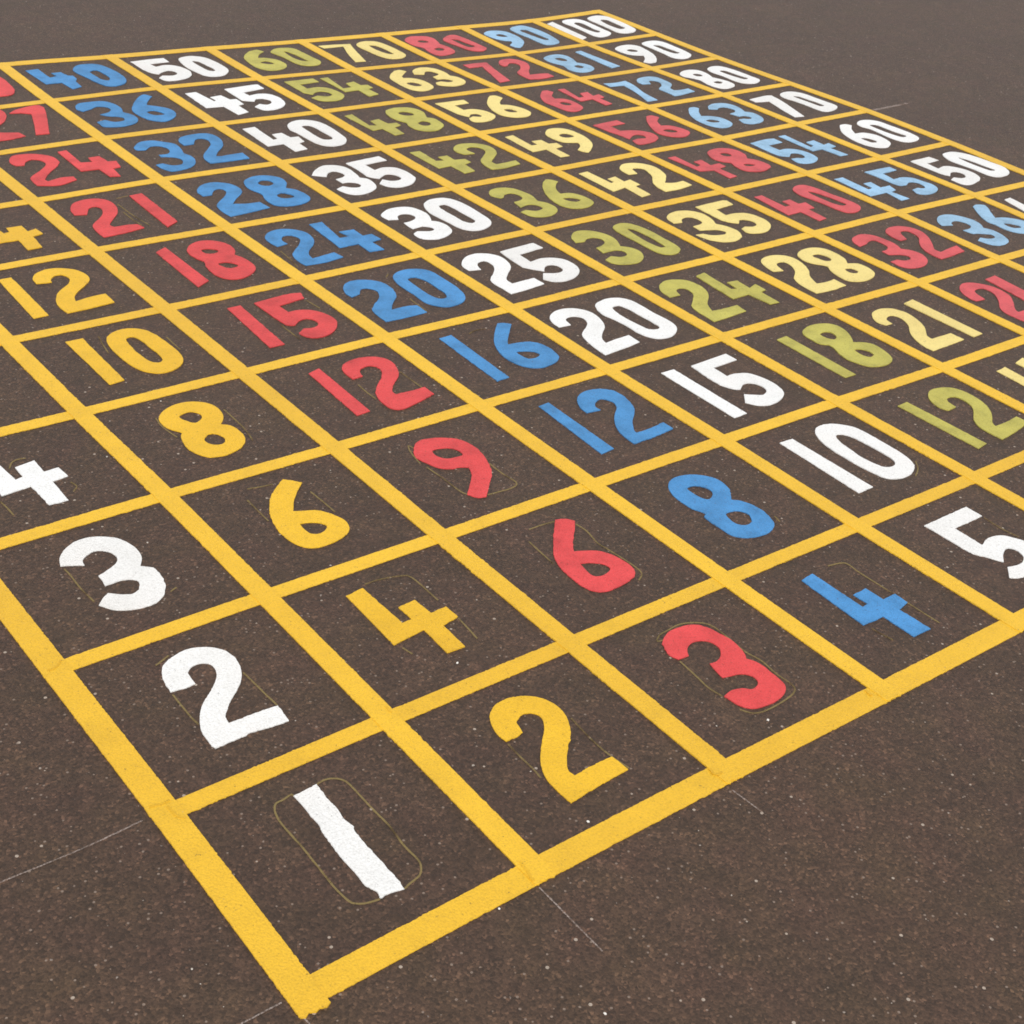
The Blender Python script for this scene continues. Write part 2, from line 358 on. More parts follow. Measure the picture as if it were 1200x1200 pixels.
        (6, ['331,761c 383,754 410,693c 314,599 287,520c 361,493 401,415 394,292 366,203 267,143 180,152 141,240 132,366 122,469 180,599 259,697',
            '240,400 304,413 338,351 313,310 254,320']),
        (4, ['504,736c 581,734c 532,454c 593,457c 631,559c 732,574c 708,453c 794,473c 779,375c 717,372c 719,194c 627,179c 633,378c 473,362c']),
    ],
    (8, 9): [
        (7, ['111,733c 259,738 392,721c 315,454 237,142c 100,125c 188,389 262,625c 106,624c']),
        (2, ['485,547c 483,633 569,731 683,750 760,694 785,585 726,449 631,343 544,222c 662,221 756,201c 757,105c 597,80 451,105c 450,214 472,329 580,416 660,529 657,615 602,620 534,559c']),
    ],
    (8, 10): [
        (8, ['60,675 169,762 275,758 371,712 390,599 332,435c 351,324 335,181 259,104 139,73 54,116 52,247 80,370 44,456 32,564',
            '162,597 236,618 273,560 236,521 172,542',
            '173,309 246,329 267,263 217,221 162,239']),
        (0, ['462,560 584,659 685,673 719,554 724,383 721,217 707,132 613,74 525,103 481,192 465,332 448,458',
            '551,531 608,512 625,385 642,273 631,232 557,226 540,352']),
    ],
    (9, 4): [
        (3, ['170,666c 198,727 282,800 374,824 461,795 513,715 536,629 517,545 466,476c 498,407 483,305 429,206 356,169 263,169 203,223 182,320c 252,350c 293,304 359,291 397,319 402,361 359,390 309,422 269,431 253,519c 335,518 401,552 415,610 402,662 364,689 297,673 267,631c']),
        (6, ['804,833c 876,850 935,813 903,750c 832,666 760,575c 848,544 916,476 951,385 927,284 840,232 728,229 646,285 617,371 626,477 623,553 665,646 737,747',
            '723,470 774,437 807,376 779,333 719,352 699,407']),
    ],
    (9, 5): [
        (4, ['173,818c 277,813c 259,509c 324,519c 337,630c 429,629c 403,498c 522,498c 482,399c 406,381c 429,207c 321,204c 353,391c 147,393c']),
        (5, ['585,828c 843,828 919,823c 916,742c 714,733c 684,585c 798,590 885,539 908,436 921,338 864,246 731,201 632,219 602,270 630,335c 715,349c 766,314 821,368 824,446 772,481 682,442c 610,460 592,533c 595,690']),
    ],
    (9, 6): [
        (5, ['167,812c 378,835 484,820c 480,712c 282,698c 285,564c 382,564 464,504 495,399 471,278 366,206 253,202 189,254 208,349c 277,346c 344,318 395,375 384,432 325,456 240,400c 168,456 154,566c']),
        (4, ['579,850c 661,845c 634,501c 691,519c 705,621c 816,631c 807,498c 892,518c 888,425c 794,409c 812,215c 719,222c 696,422c 569,421c']),
    ],
    (9, 7): [
        (6, ['366,815c 433,815 456,769c 372,688 297,580c 380,548 443,486 456,396 429,297 337,237 238,240 176,312 155,404 167,520 219,647 291,743',
            '246,465 317,474 358,422 345,378 272,387 245,422']),
        (3, ['529,715c 589,781 691,820 803,803 859,730 861,627 822,515c 871,458 864,348 811,257 709,211 599,218 551,273 578,360c 641,360c 685,331 739,342 749,393 721,428 657,428c 630,526c 712,544 759,590 759,653 725,704 660,703 608,673c']),
    ],
    (9, 8): [
        (7, ['86,734c 221,712 369,727c 343,560 273,346 242,122c 108,121c 196,374 243,610c 76,630c']),
        (2, ['459,572c 460,653 543,734 672,757 767,709 776,581 753,465 642,370 625,296c 723,286 815,293c 811,200c 625,162 502,155c 509,285 513,390 612,462 672,549 664,621 608,641 548,553c']),
    ],
    (9, 9): [
        (8, ['66,647 184,709 303,714 364,648 352,520 306,404c 359,343 375,251 337,164 244,111 137,107 69,173 61,261 94,362 75,426 43,524',
            '174,595 251,613 278,545 247,483 186,509',
            '193,314 266,332 284,268 231,229 192,257']),
        (1, ['552,720c 641,735c 668,149c 538,122c']),
    ],
    (9, 10): [
        (9, ['39,621 143,683 242,674 321,611 336,494 323,356 266,218 143,90 80,50c 41,78 30,158c 122,235 144,289c 78,326 35,418 19,532',
            '126,529 206,558 230,480 217,437 144,451']),
        (0, ['433,672 537,737 656,749 708,651 726,482 703,281 647,94 552,32 431,41 408,157 417,341 409,519',
            '500,586 587,607 598,458 600,314 597,204 534,193 511,311 500,458']),
    ],
    (10, 4): [
        (4, ['229,821c 328,833c 273,542c 352,543c 367,643c 479,648c 454,524c 565,528c 541,440c 422,431c 391,253c 275,245c 305,440c 120,436c']),
        (0, ['633,754 748,778 821,755 836,656 816,517 797,380 754,282 657,237 571,250 540,334 557,469 575,624',
            '697,689 754,673 751,545 732,409 691,346 635,362 637,469 655,606']),
    ],
    (10, 5): [
        (5, ['247,851c 525,860c 535,758c 349,743c 334,607c 440,627 516,582 563,485 560,371 499,270 383,220 253,202 198,250 199,361c 277,390c 324,345 398,351 448,418 431,477 369,490 275,429c 243,506 238,635c 239,751']),
        (0, ['698,836 782,869 877,857 948,774 981,652 987,502 988,370 915,258 791,209 682,230 642,310 650,448 639,583 636,715',
            '784,734 814,694 830,582 834,461 836,356 774,357 758,467 759,611']),
    ],
    (10, 6): [
        (6, ['437,854c 518,849 545,798c 449,716 377,613c 482,597 541,521 548,414 493,282 361,208 269,233 211,307 194,415 216,547 273,680 356,779',
            '317,494 381,481 404,407 385,351 326,362 311,432']),
        (0, ['640,815 751,867 855,848 919,774 929,633 938,495 931,365 891,263 773,219 668,236 621,320 620,463 641,626 615,730',
            '725,728 807,722 811,599 815,478 829,366 752,345 722,422 711,559']),
    ],
    (10, 7): [
        (7, ['171,792c 413,821 497,804c 457,618 302,188c 189,206c 235,391 321,670c 165,702c']),
        (0, ['607,790 711,833 825,810 884,714 893,575 902,438 906,317 849,247 728,202 627,215 602,315 602,459 585,610 567,710',
            '697,702 754,681 775,552 789,441 781,351 718,357 707,471 697,608']),
    ],
    (10, 8): [
        (8, ['101,714 206,777 317,787 394,739 403,621 357,495c 396,410 417,318 396,214 295,154 184,154 135,227 123,327 149,443 148,499 107,570 73,638',
            '227,655 294,660 313,610 280,565 222,585',
            '241,368 322,381 340,332 283,297 240,321']),
        (0, ['523,738 627,790 728,775 780,677 799,524 800,379 796,252 685,179 580,189 512,256 496,374 501,515 485,635',
            '601,638 674,641 690,520 705,399 717,338 642,316 610,419 594,539']),
    ],
    (10, 9): [
        (9, ['71,679 202,744 330,749 403,678 391,542 350,386 261,235 151,124c 63,124 27,181c 137,277 204,375c 136,398 65,467 45,581',
            '158,589 242,613 274,550 231,503 163,526']),
        (0, ['502,724 622,780 752,770 802,673 795,517 788,363 743,208 620,128 511,134 460,212 476,375 485,557',
            '581,635 654,627 670,496 677,369 672,309 602,301 572,404 576,543']),
    ],
    (10, 10): [
        (1, ['-8,723c 109,771c 63,129c -53,71c']),
        (0, ['211,723 319,791 452,785 507,700 501,532 484,353 466,194 365,112 232,90 188,169 202,343 210,539',
            '313,641 397,666 410,560 387,400 390,284 322,246 291,315 284,466']),
        (0, ['599,740 707,811 822,822 904,752 908,594 897,409 856,220 755,135 630,125 556,198 573,375 582,558',
            '712,654 801,661 799,525 784,376 772,296 682,274 660,381 671,513']),
    ],
}
GUIDES = {
    (1, 1): ['448,823 446,836 403,827 371,825 351,801 337,756 333,688 336,590 334,507 332,416 330,336 338,263 352,238 387,219 436,209', '556,830 581,836 617,832 648,808 663,770 664,680 665,583 668,491 657,379 660,296 651,260 621,225 566,211 538,201'],
    (1, 2): ['653,580 658,504 662,403 667,320', '337,603 335,530 334,441 338,382', '365,812 410,830 441,845'],
    (2, 1): ['668,604 660,535 652,425 655,330 670,239', '339,620 334,537 333,443 326,389'],
    (1, 3): ['331,663 334,608 331,480 339,362', '662,259 699,276'],
    (2, 2): ['453,859 535,857 639,830 675,788 676,581', '675,422 665,321 657,252', '331,370 343,310'],
    (3, 1): ['344,643 332,520 323,439 335,360', '389,799 356,807 401,836 452,842 539,847 619,815 662,763 664,671 656,539 672,450 661,343 666,269 651,221 578,197 443,190 371,207 335,257'],
    (4, 1): ['543,813 641,785 641,691 643,582 647,440 648,317 651,195', '321,340 329,277 340,226'],
    (5, 1): ['674,683 665,572 677,464'],
    (2, 3): ['345,770 342,668 339,552', '662,685 666,588 668,460', '398,863 465,849 534,840'],
    (3, 2): ['357,751 346,626 339,539', '427,838 505,839 591,832', '670,756 676,679 653,569 659,510 670,410 676,305 664,249 615,215'],
    (3, 3): ['328,594 337,451 340,303 361,255', '648,462 646,341 654,231 600,199 504,204 444,208', '382,797 372,828 343,766 317,638'],
    (4, 2): ['651,283 637,232'],
    (3, 4): ['519,556 512,456 513,362', '829,581 831,465 830,336'],
    (3, 7): ['550,804 648,823', '509,699 512,469 534,249', '478,544 475,392 485,271'],
    (4, 4): ['517,808 580,831 654,821'],
    (3, 5): ['528,444 529,335 529,228', '861,693 875,551'],
    (1, 4): ['460,617 494,667 531,680 569,674', '668,349 677,298 643,261', '303,344 310,277 311,197'],
    (2, 4): ['698,656 696,533 689,401 667,281', '330,744 317,643 333,502'],
    (4, 5): ['480,413 472,299 469,203', '534,774 580,815'],
    (4, 6): ['124,462 110,317 88,177'],
    (5, 2): ['829,277 774,216 694,169'],
    (2, 5): ['486,802 465,710 442,570', '833,609 827,423'],
}
NODES = [
    [(-0.008, -0), (0.001, 0.996), (0, 2.001), (-0.002, 2.992), (-0.006, 3.984), (-0.016, 4.976), (-0.029, 5.969), (-0.048, 6.965), (-0.064, 7.967), (-0.064, 8.979), (-0.064, 10.003)],
    [(0.998, 0.007), (1.004, 1.002), (1.01, 2.01), (1.012, 3.006), (1, 3.983), (0.998, 4.975), (0.993, 5.988), (0.983, 6.99), (0.972, 7.998), (0.961, 9.015), (0.951, 10.047)],
    [(1.999, 0.005), (2, 1), (2.002, 2.008), (2.006, 3.004), (2.006, 3.991), (2.006, 4.974), (2.001, 5.996), (2.001, 6.99), (1.994, 8.01), (1.992, 9.029), (1.994, 10.062)],
    [(2.999, -0.006), (2.998, 0.997), (3, 2.01), (3.003, 3.01), (3.01, 4), (3.006, 4.984), (2.999, 5.986), (2.997, 7.021), (3.005, 8.036), (3.011, 9.058), (3.04, 10.153)],
    [(3.986, -0.012), (3.981, 0.99), (3.991, 2.009), (3.986, 3.004), (3.998, 3.992), (4, 4.998), (4.002, 5.977), (4.014, 7.001), (4.01, 8.015), (4.026, 9.075), (4.031, 10.082)],
    [(4.994, -0.015), (4.99, 0.983), (4.986, 2.004), (4.989, 3.006), (4.997, 4.004), (5.002, 5.005), (4.982, 5.983), (4.986, 6.977), (5.006, 7.985), (5, 9.023), (5.022, 10.036)],
    [(5.991, -0.031), (5.996, 0.985), (6.002, 1.988), (6.001, 3.002), (6.001, 4.003), (6.006, 5.012), (5.997, 5.99), (5.971, 6.981), (5.977, 7.976), (5.979, 8.965), (6.011, 9.974)],
    [(6.986, -0.058), (6.996, 0.968), (7.003, 1.987), (7.014, 2.993), (7.014, 4.015), (7.017, 5.013), (7.008, 6.011), (6.983, 6.98), (6.965, 7.967), (6.938, 8.921), (6.955, 9.931)],
    [(7.975, -0.064), (7.993, 0.94), (8.007, 1.972), (8.014, 2.993), (8.049, 4.027), (8.053, 5.026), (8.012, 6.017), (7.996, 6.992), (7.95, 7.952), (7.904, 8.885), (7.958, 9.907)],
    [(8.955, -0.064), (8.985, 0.936), (9.007, 1.945), (9.021, 2.98), (9.069, 4.011), (9.053, 5.033), (9.04, 6.046), (9.018, 7.012), (8.946, 7.974), (8.898, 8.918), (8.924, 9.889)],
    [(9.936, -0.064), (9.967, 0.936), (10.002, 1.936), (10.024, 2.957), (10.036, 3.995), (10.086, 5.053), (10.09, 6.068), (10.028, 7.037), (9.967, 8.032), (9.964, 8.987), (9.972, 9.979)],
]
CHALK = [
    ('-635,1000 -327,997 -85,1012', 0.0054),
    ('-235,13 -83,13', 0.0041),
    ('954,-62 954,-416', 0.0035),
    ('1942,-84 1956,-265', 0.0033),
    ('10188,6062 10737,6085', 0.0385),
    ('-59,-65 -51,-106 -54,-132', 0.0046),
]

COLOURS = {1: 'white', 2: 'yellow', 3: 'red', 4: 'blue', 5: 'white', 6: 'olive',
           7: 'cream', 8: 'pink', 9: 'pale blue', 10: 'white'}

# ------------------------------------------------------------------ materials
def nodes_of(name):
    m = bpy.data.materials.new(name)
    m.use_nodes = True
    nt = m.node_tree
    nt.nodes.clear()
    return m, nt


def N(nt, kind, **kw):
    n = nt.nodes.new(kind)
    for k, v in kw.items():
        if k in n.inputs:
            n.inputs[k].default_value = v
        else:
            setattr(n, k, v)
    return n


def ramp(nt, fac, stops):
    r = nt.nodes.new("ShaderNodeValToRGB")
    el = r.color_ramp.elements
    el[0].position, el[0].color = stops[0][0], (*stops[0][1], 1)
    el[1].position, el[1].color = stops[-1][0], (*stops[-1][1], 1)
    for p, c in stops[1:-1]:
        e = el.new(p)
        e.color = (*c, 1)
    nt.links.new(fac, r.inputs['Fac'])
    return r


def mix(nt, fac, a, b, blend='MIX'):
    m = nt.nodes.new("ShaderNodeMix")
    m.data_type = 'RGBA'
    m.blend_type = blend
    for sock, val in ((m.inputs[0], fac), (m.inputs[6], a), (m.inputs[7], b)):
        if isinstance(val, (int, float)):
            sock.default_value = val
        elif isinstance(val, tuple):
            sock.default_value = (*val, 1)
        else:
            nt.links.new(val, sock)
    return m.outputs[2]


def math_node(nt, op, a, b=0.0):
    m = nt.nodes.new("ShaderNodeMath")
    m.operation = op
    for i, v in enumerate((a, b)):
        if isinstance(v, (int, float)):
            m.inputs[i].default_value = v
        else:
            nt.links.new(v, m.inputs[i])
    return m.outputs[0]


def asphalt_nodes(nt):
    """Colour and height of the worn asphalt, shared by the ground and by the paint lying on it."""
    L = nt.links.new
    pos = N(nt, "ShaderNodeNewGeometry").outputs['Position']
    big = N(nt, "ShaderNodeTexNoise", Scale=1.6, Detail=4.0, Roughness=0.6)
    mid = N(nt, "ShaderNodeTexNoise", Scale=14.0, Detail=5.0, Roughness=0.65)
    fine = N(nt, "ShaderNodeTexNoise", Scale=300.0, Detail=3.0, Roughness=0.7)
    stone = N(nt, "ShaderNodeTexVoronoi", Scale=240.0)
    chip = N(nt, "ShaderNodeTexVoronoi", Scale=62.0)
    dot = N(nt, "ShaderNodeTexVoronoi", Scale=118.0)
    for n in (big, mid, fine, stone, chip, dot):
        L(pos, n.inputs['Vector'])
    base = ramp(nt, mid.outputs['Fac'], [(0.25, (0.050, 0.0275, 0.0170)), (0.5, (0.058, 0.0320, 0.0200)), (0.75, (0.068, 0.0378, 0.0240))]).outputs['Color']
    tint = ramp(nt, big.outputs['Fac'], [(0.3, (0.90, 0.88, 0.88)), (0.5, (1.0, 1.0, 1.0)), (0.7, (1.11, 1.10, 1.06))]).outputs['Color']
    c = mix(nt, 1.0, base, tint, 'MULTIPLY')
    sep = N(nt, "ShaderNodeSeparateColor")
    L(stone.outputs['Color'], sep.inputs['Color'])
    grain = ramp(nt, sep.outputs[0], [(0.0, (0.55, 0.54, 0.53)), (0.55, (0.95, 0.95, 0.95)), (0.9, (1.25, 1.24, 1.22)), (1.0, (2.1, 2.1, 2.1))]).outputs['Color']
    c = mix(nt, 1.0, c, grain, 'MULTIPLY')
    # olive and mauve patches of different stone in the mix
    hue = N(nt, "ShaderNodeTexNoise", Scale=9.0, Detail=2.0)
    L(pos, hue.inputs['Vector'])
    patch = ramp(nt, hue.outputs['Fac'], [(0.3, (1.03, 0.97, 1.03)), (0.5, (1.0, 1.0, 1.0)), (0.7, (0.98, 1.02, 0.93))]).outputs['Color']
    c = mix(nt, 1.0, c, patch, 'MULTIPLY')
    fg = ramp(nt, fine.outputs['Fac'], [(0.3, (0.70, 0.70, 0.70)), (0.7, (1.3, 1.29, 1.27))]).outputs['Color']
    c = mix(nt, 0.8, c, fg, 'MULTIPLY')
    # coarse mottle and worn scuffs that still read at a distance
    mot = N(nt, "ShaderNodeTexNoise", Scale=34.0, Detail=3.0, Roughness=0.7)
    scf = N(nt, "ShaderNodeTexNoise", Scale=5.0, Detail=6.0, Roughness=0.75, Distortion=1.2)
    for n in (mot, scf):
        L(pos, n.inputs['Vector'])
    mm = ramp(nt, mot.outputs['Fac'], [(0.3, (0.86, 0.85, 0.84)), (0.5, (1.02, 1.02, 1.02)), (0.7, (1.2, 1.2, 1.18))]).outputs['Color']
    c = mix(nt, 1.0, c, mm, 'MULTIPLY')
    ss = ramp(nt, scf.outputs['Fac'], [(0.52, (1.0, 1.0, 1.0)), (0.72, (1.28, 1.28, 1.27))]).outputs['Color']
    c = mix(nt, 1.0, c, ss, 'MULTIPLY')
    # pale aggregate worn bare: two sizes of sparse chips
    for v, share, rad, col in ((chip, 0.955, 0.17, (0.40, 0.33, 0.27)), (dot, 0.90, 0.25, (0.22, 0.165, 0.13))):
        s = N(nt, "ShaderNodeSeparateColor")
        L(v.outputs['Color'], s.inputs['Color'])
        pick = math_node(nt, 'GREATER_THAN', s.outputs[1], share)
        near = math_node(nt, 'LESS_THAN', v.outputs['Distance'], rad)
        c = mix(nt, math_node(nt, 'MULTIPLY', math_node(nt, 'MULTIPLY', pick, near), 0.85), c, col)
    h = math_node(nt, 'ADD', math_node(nt, 'MULTIPLY', stone.outputs['Distance'], -0.9),
                  math_node(nt, 'MULTIPLY', fine.outputs['Fac'], 0.9))
    return c, h, mid.outputs['Fac'], fine.outputs['Fac'], sep.outputs[1], big.outputs['Fac']


def make_asphalt():
    m, nt = nodes_of("asphalt")
    L = nt.links.new
    c, h, *_ = asphalt_nodes(nt)
    b = N(nt, "ShaderNodeBsdfPrincipled", Roughness=0.58)
    b.inputs['Specular IOR Level'].default_value = 0.62
    b.inputs['Specular Tint'].default_value = (1.0, 0.93, 0.86, 1.0)
    bump = N(nt, "ShaderNodeBump", Strength=0.5, Distance=0.0020)
    L(h, bump.inputs['Height'])
    L(bump.outputs['Normal'], b.inputs['Normal'])
    L(c, b.inputs['Base Color'])
    o = N(nt, "ShaderNodeOutputMaterial")
    L(b.outputs['BSDF'], o.inputs['Surface'])
    return m


def make_paint(name, colour, cover=0.0, vary=0.06, spec=0.5):
    """Road paint over the asphalt grain: brushed unevenness, pinholes where the grain shows through."""
    m, nt = nodes_of(name)
    L = nt.links.new
    c, h, mid, fine, rnd, big = asphalt_nodes(nt)
    dark = tuple(x * (1 - vary * 1.6) for x in colour)
    light = tuple(min(0.86, x * (1 + vary)) for x in colour)
    p = ramp(nt, mid, [(0.3, dark), (0.5, colour), (0.7, light)]).outputs['Color']
    fleck = ramp(nt, fine, [(0.30, (0.80, 0.79, 0.77)), (0.52, (1.0, 1.0, 1.0))]).outputs['Color']
    p = mix(nt, 1.0, p, fleck, 'MULTIPLY')
    # each stripe or figure was brushed from its own pour: slightly different thickness and tone
    coat = ramp(nt, N(nt, "ShaderNodeObjectInfo").outputs['Random'], [(0.0, (0.93, 0.915, 0.90)), (1.0, (1.0, 1.0, 1.0))]).outputs['Color']
    p = mix(nt, 1.0, p, coat, 'MULTIPLY')
    # rubbed-in dirt
    dirt = ramp(nt, big, [(0.42, (1.0, 1.0, 1.0)), (0.62, (0.95, 0.93, 0.91))]).outputs['Color']
    p = mix(nt, 1.0, p, dirt, 'MULTIPLY')
    # pinholes: hollows of the grain that the brush missed
    hole = math_node(nt, 'MULTIPLY',
                     math_node(nt, 'GREATER_THAN', rnd, 0.965 - cover),
                     math_node(nt, 'GREATER_THAN', fine, 0.56))
    thin = math_node(nt, 'GREATER_THAN', math_node(nt, 'ADD', math_node(nt, 'MULTIPLY', mid, 0.6), math_node(nt, 'MULTIPLY', fine, 0.5)), 0.735 - cover * 0.6)
    p = mix(nt, math_node(nt, 'MULTIPLY', math_node(nt, 'MAXIMUM', hole, thin), 0.55), p, c)
    b = N(nt, "ShaderNodeBsdfPrincipled", Roughness=0.5)
    b.inputs['Specular IOR Level'].default_value = spec
    bump = N(nt, "ShaderNodeBump", Strength=0.5, Distance=0.0016)
    L(h, bump.inputs['Height'])
    L(bump.outputs['Normal'], b.inputs['Normal'])
    L(p, b.inputs['Base Color'])
    o = N(nt, "ShaderNodeOutputMaterial")
    L(b.outputs['BSDF'], o.inputs['Surface'])
    return m


def make_faint(name, colour, share):
    """Chalk or pencil rubbed over the grain: only part of the surface took it."""
    m, nt = nodes_of(name)
    L = nt.links.new
    c, h, mid, fine, rnd, big = asphalt_nodes(nt)
    f = math_node(nt, 'GREATER_THAN', fine, 1.0 - share)
    gap = ramp(nt, mid, [(0.36, (0.2, 0.2, 0.2)), (0.52, (1.0, 1.0, 1.0))]).outputs['Color']
    p = mix(nt, math_node(nt, 'MULTIPLY', math_node(nt, 'ADD', math_node(nt, 'MULTIPLY', f, 0.5), 0.3), gap), c, colour)
    b = N(nt, "ShaderNodeBsdfPrincipled", Roughness=0.9)
    b.inputs['Specular IOR Level'].default_value = 0.2
    L(p, b.inputs['Base Color'])
    o = N(nt, "ShaderNodeOutputMaterial")
    L(b.outputs['BSDF'], o.inputs['Surface'])
    return m


def make_stone():
    m, nt = nodes_of("grit_stone")
    L = nt.links.new
    info = N(nt, "ShaderNodeNewGeometry")
    r = ramp(nt, info.outputs['Random Per Island'], [(0.0, (0.13, 0.10, 0.085)), (0.6, (0.24, 0.20, 0.17)), (1.0, (0.55, 0.50, 0.44))]).outputs['Color']
    b = N(nt, "ShaderNodeBsdfPrincipled", Roughness=0.8)
    L(r, b.inputs['Base Color'])
    o = N(nt, "ShaderNodeOutputMaterial")
    L(b.outputs['BSDF'], o.inputs['Surface'])
    return m


M_ASPHALT = make_asphalt()
M_LINE = make_paint("yellow_line_paint", (0.80, 0.48, 0.022), 0.0, 0.05, 0.65)
PAINT = {
    'white': make_paint("white_paint", (0.84, 0.85, 0.85), -0.02, 0.03),
    'yellow': make_paint("yellow_paint", (0.80, 0.48, 0.022), -0.01, 0.05),
    'red': make_paint("red_paint", (0.67, 0.072, 0.075), 0.015, 0.14, 0.25),
    'blue': make_paint("blue_paint", (0.07, 0.26, 0.56), 0.015, 0.16, 0.25),
    'olive': make_paint("olive_paint", (0.49, 0.45, 0.095), 0.025, 0.15, 0.35),
    'cream': make_paint("cream_paint", (0.84, 0.69, 0.25), 0.0, 0.05, 0.35),
    'pink': make_paint("pink_paint", (0.64, 0.10, 0.112), 0.02, 0.15, 0.25),
    'pale blue': make_paint("pale_blue_paint", (0.31, 0.52, 0.74), 0.02, 0.14, 0.35),
}
M_GUIDE = make_faint("pencil_guide", (0.235, 0.18, 0.075), 0.62)
M_CHALK = make_faint("chalk_dust", (0.36, 0.30, 0.27), 0.5)
M_STONE = make_stone()

# ------------------------------------------------------------------ helpers
def tag(ob, label, cat, group=None, kind=None):
    if label:
        ob['label'] = label
    if cat:
        ob['category'] = cat
    if group:
        ob['group'] = group
    if kind:
        ob['kind'] = kind
    return ob


def empty(name, loc):
    ob = bpy.data.objects.new(name, None)
    ob.empty_display_size = 0.05
    ob.location = loc
    COL.objects.link(ob)
    return ob


def link_mesh(name, verts, faces, material, parent=None, smooth=False):
    me = bpy.data.meshes.new(name)
    me.from_pydata(verts, [], faces)
    me.materials.append(material)
    me.update()
    if smooth:
        for p in me.polygons:
            p.use_smooth = True
    ob = bpy.data.objects.new(name, me)
    COL.objects.link(ob)
    if parent:
        ob.parent = parent
    return ob


def read_points(text):
    pts, corner = [], []
    for tok in text.split():
        corner.append(tok.endswith('c'))
        x, y = tok.rstrip('c').split(',')
        pts.append((float(x) / 1000.0, float(y) / 1000.0))
    return pts, corner


def catmull(p0, p1, p2, p3, t):
    return tuple(0.5 * (2 * b + (c - a) * t + (2 * a - 5 * b + 4 * c - d) * t * t + (3 * b - a - 3 * c + d) * t ** 3)
                 for a, b, c, d in zip(p0, p1, p2, p3))


def smooth_loop(pts, corner, step):
    """Closed outline: curves through the soft points, straight into the corners."""
    n = len(pts)
    out = []
    for i in range(n):
        p1, p2 = pts[i], pts[(i + 1) % n]
        p0 = pts[i - 1] if not corner[i] else tuple(2 * a - b for a, b in zip(p1, p2))
        p3 = pts[(i + 2) % n] if not corner[(i + 1) % n] else tuple(2 * a - b for a, b in zip(p2, p1))
        k = max(1, round(math.dist(p1, p2) / step))
        for j in range(k):
            out.append(catmull(p0, p1, p2, p3, j / k))
    return out


def ragged(pts, amount, seed):
    """Push the points of an outline in and out a little, like a brushed edge over rough ground."""
    n = len(pts)
    res = []
    for i in range(n):
        (ax, ay), (bx, by) = pts[i - 1], pts[(i + 1) % n]
        tx, ty = bx - ax, by - ay
        l = math.hypot(tx, ty) or 1.0
        x, y = pts[i]
        v = noise.noise(Vector((x * 60, y * 60, seed))) * 0.7 + noise.noise(Vector((x * 230, y * 230, seed + 7))) * 0.9
        v *= min(1.0, max(0.25, 0.55 + 1.6 * noise.noise(Vector((x * 17, y * 17, seed + 31)))))   # straight runs and chipped runs
        res.append((x + ty / l * v * amount, y - tx / l * v * amount))
    return res


def slab(loops, z0, z1):
    """Flat film of paint with side walls; loops = outer outline then holes."""
    polys = [[Vector((x, y, 0)) for x, y in lp] for lp in loops]
    tris = tessellate_polygon(polys)
    flat = [p for lp in polys for p in lp]
    n = len(flat)
    verts = [(p.x, p.y, z1) for p in flat] + [(p.x, p.y, z0) for p in flat]
    faces = []
    for t in tris:
        a, b, c = (flat[i] for i in t)
        up = (b.x - a.x) * (c.y - a.y) - (b.y - a.y) * (c.x - a.x) > 0
        faces.append(tuple(t) if up else tuple(reversed(t)))
    s = 0
    for lp in polys:
        k = len(lp)
        area = sum(lp[i].x * lp[(i + 1) % k].y - lp[(i + 1) % k].x * lp[i].y for i in range(k))
        outer = s == 0
        for i in range(k):
            a, b = s + i, s + (i + 1) % k
            f = (a, a + n, b + n, b)
            faces.append(f if (area > 0) == outer else tuple(reversed(f)))
        s += k
    return verts, faces


def open_curve(pts, step):
    out = []
    n = len(pts)
    for i in range(n - 1):
        p1, p2 = pts[i], pts[i + 1]
        p0 = pts[i - 1] if i else tuple(2 * a - b for a, b in zip(p1, p2))
        p3 = pts[i + 2] if i + 2 < n else tuple(2 * a - b for a, b in zip(p2, p1))
        k = max(1, round(math.dist(p1, p2) / step))
        out += [catmull(p0, p1, p2, p3, j / k) for j in range(k)]
    out.append(pts[-1])
    return out


def band(pts, half, seed, rough):
    """Outline of a stripe along a polyline; half may vary by a little noise."""
    left, right = [], []
    n = len(pts)
    for i, (x, y) in enumerate(pts):
        (ax, ay), (bx, by) = pts[max(0, i - 1)], pts[min(n - 1, i + 1)]
        tx, ty = bx - ax, by - ay
        l = math.hypot(tx, ty) or 1.0
        nx, ny = -ty / l, tx / l
        for side, sgn in ((left, 1), (right, -1)):
            v = noise.noise(Vector((x * 55, y * 55, seed + 3 * sgn))) * 0.6 + noise.noise(Vector((x * 240, y * 240, seed + sgn))) * 0.95
            v *= min(1.0, max(0.22, 0.5 + 1.6 * noise.noise(Vector((x * 13, y * 13, seed + 31 * sgn)))))
            w = half + v * rough
            side.append((x + nx * w * sgn, y + ny * w * sgn))
    return right + left[::-1]


def cam_dist(x, y):
    return math.dist((x, y, 0.0), CAM_POS)

# ------------------------------------------------------------------ ground
S = 900.0
tag(link_mesh("asphalt_ground", [(-S, -S, 0), (S, -S, 0), (S, S, 0), (-S, S, 0)], [(0, 1, 2, 3)], M_ASPHALT),
    "dark brown worn asphalt playground surface", None, kind='structure')

# ------------------------------------------------------------------ yellow grid
grid = tag(empty("painted_grid", (0, 0, 0)), "yellow painted grid of ten by ten squares on dark asphalt", "painted grid")


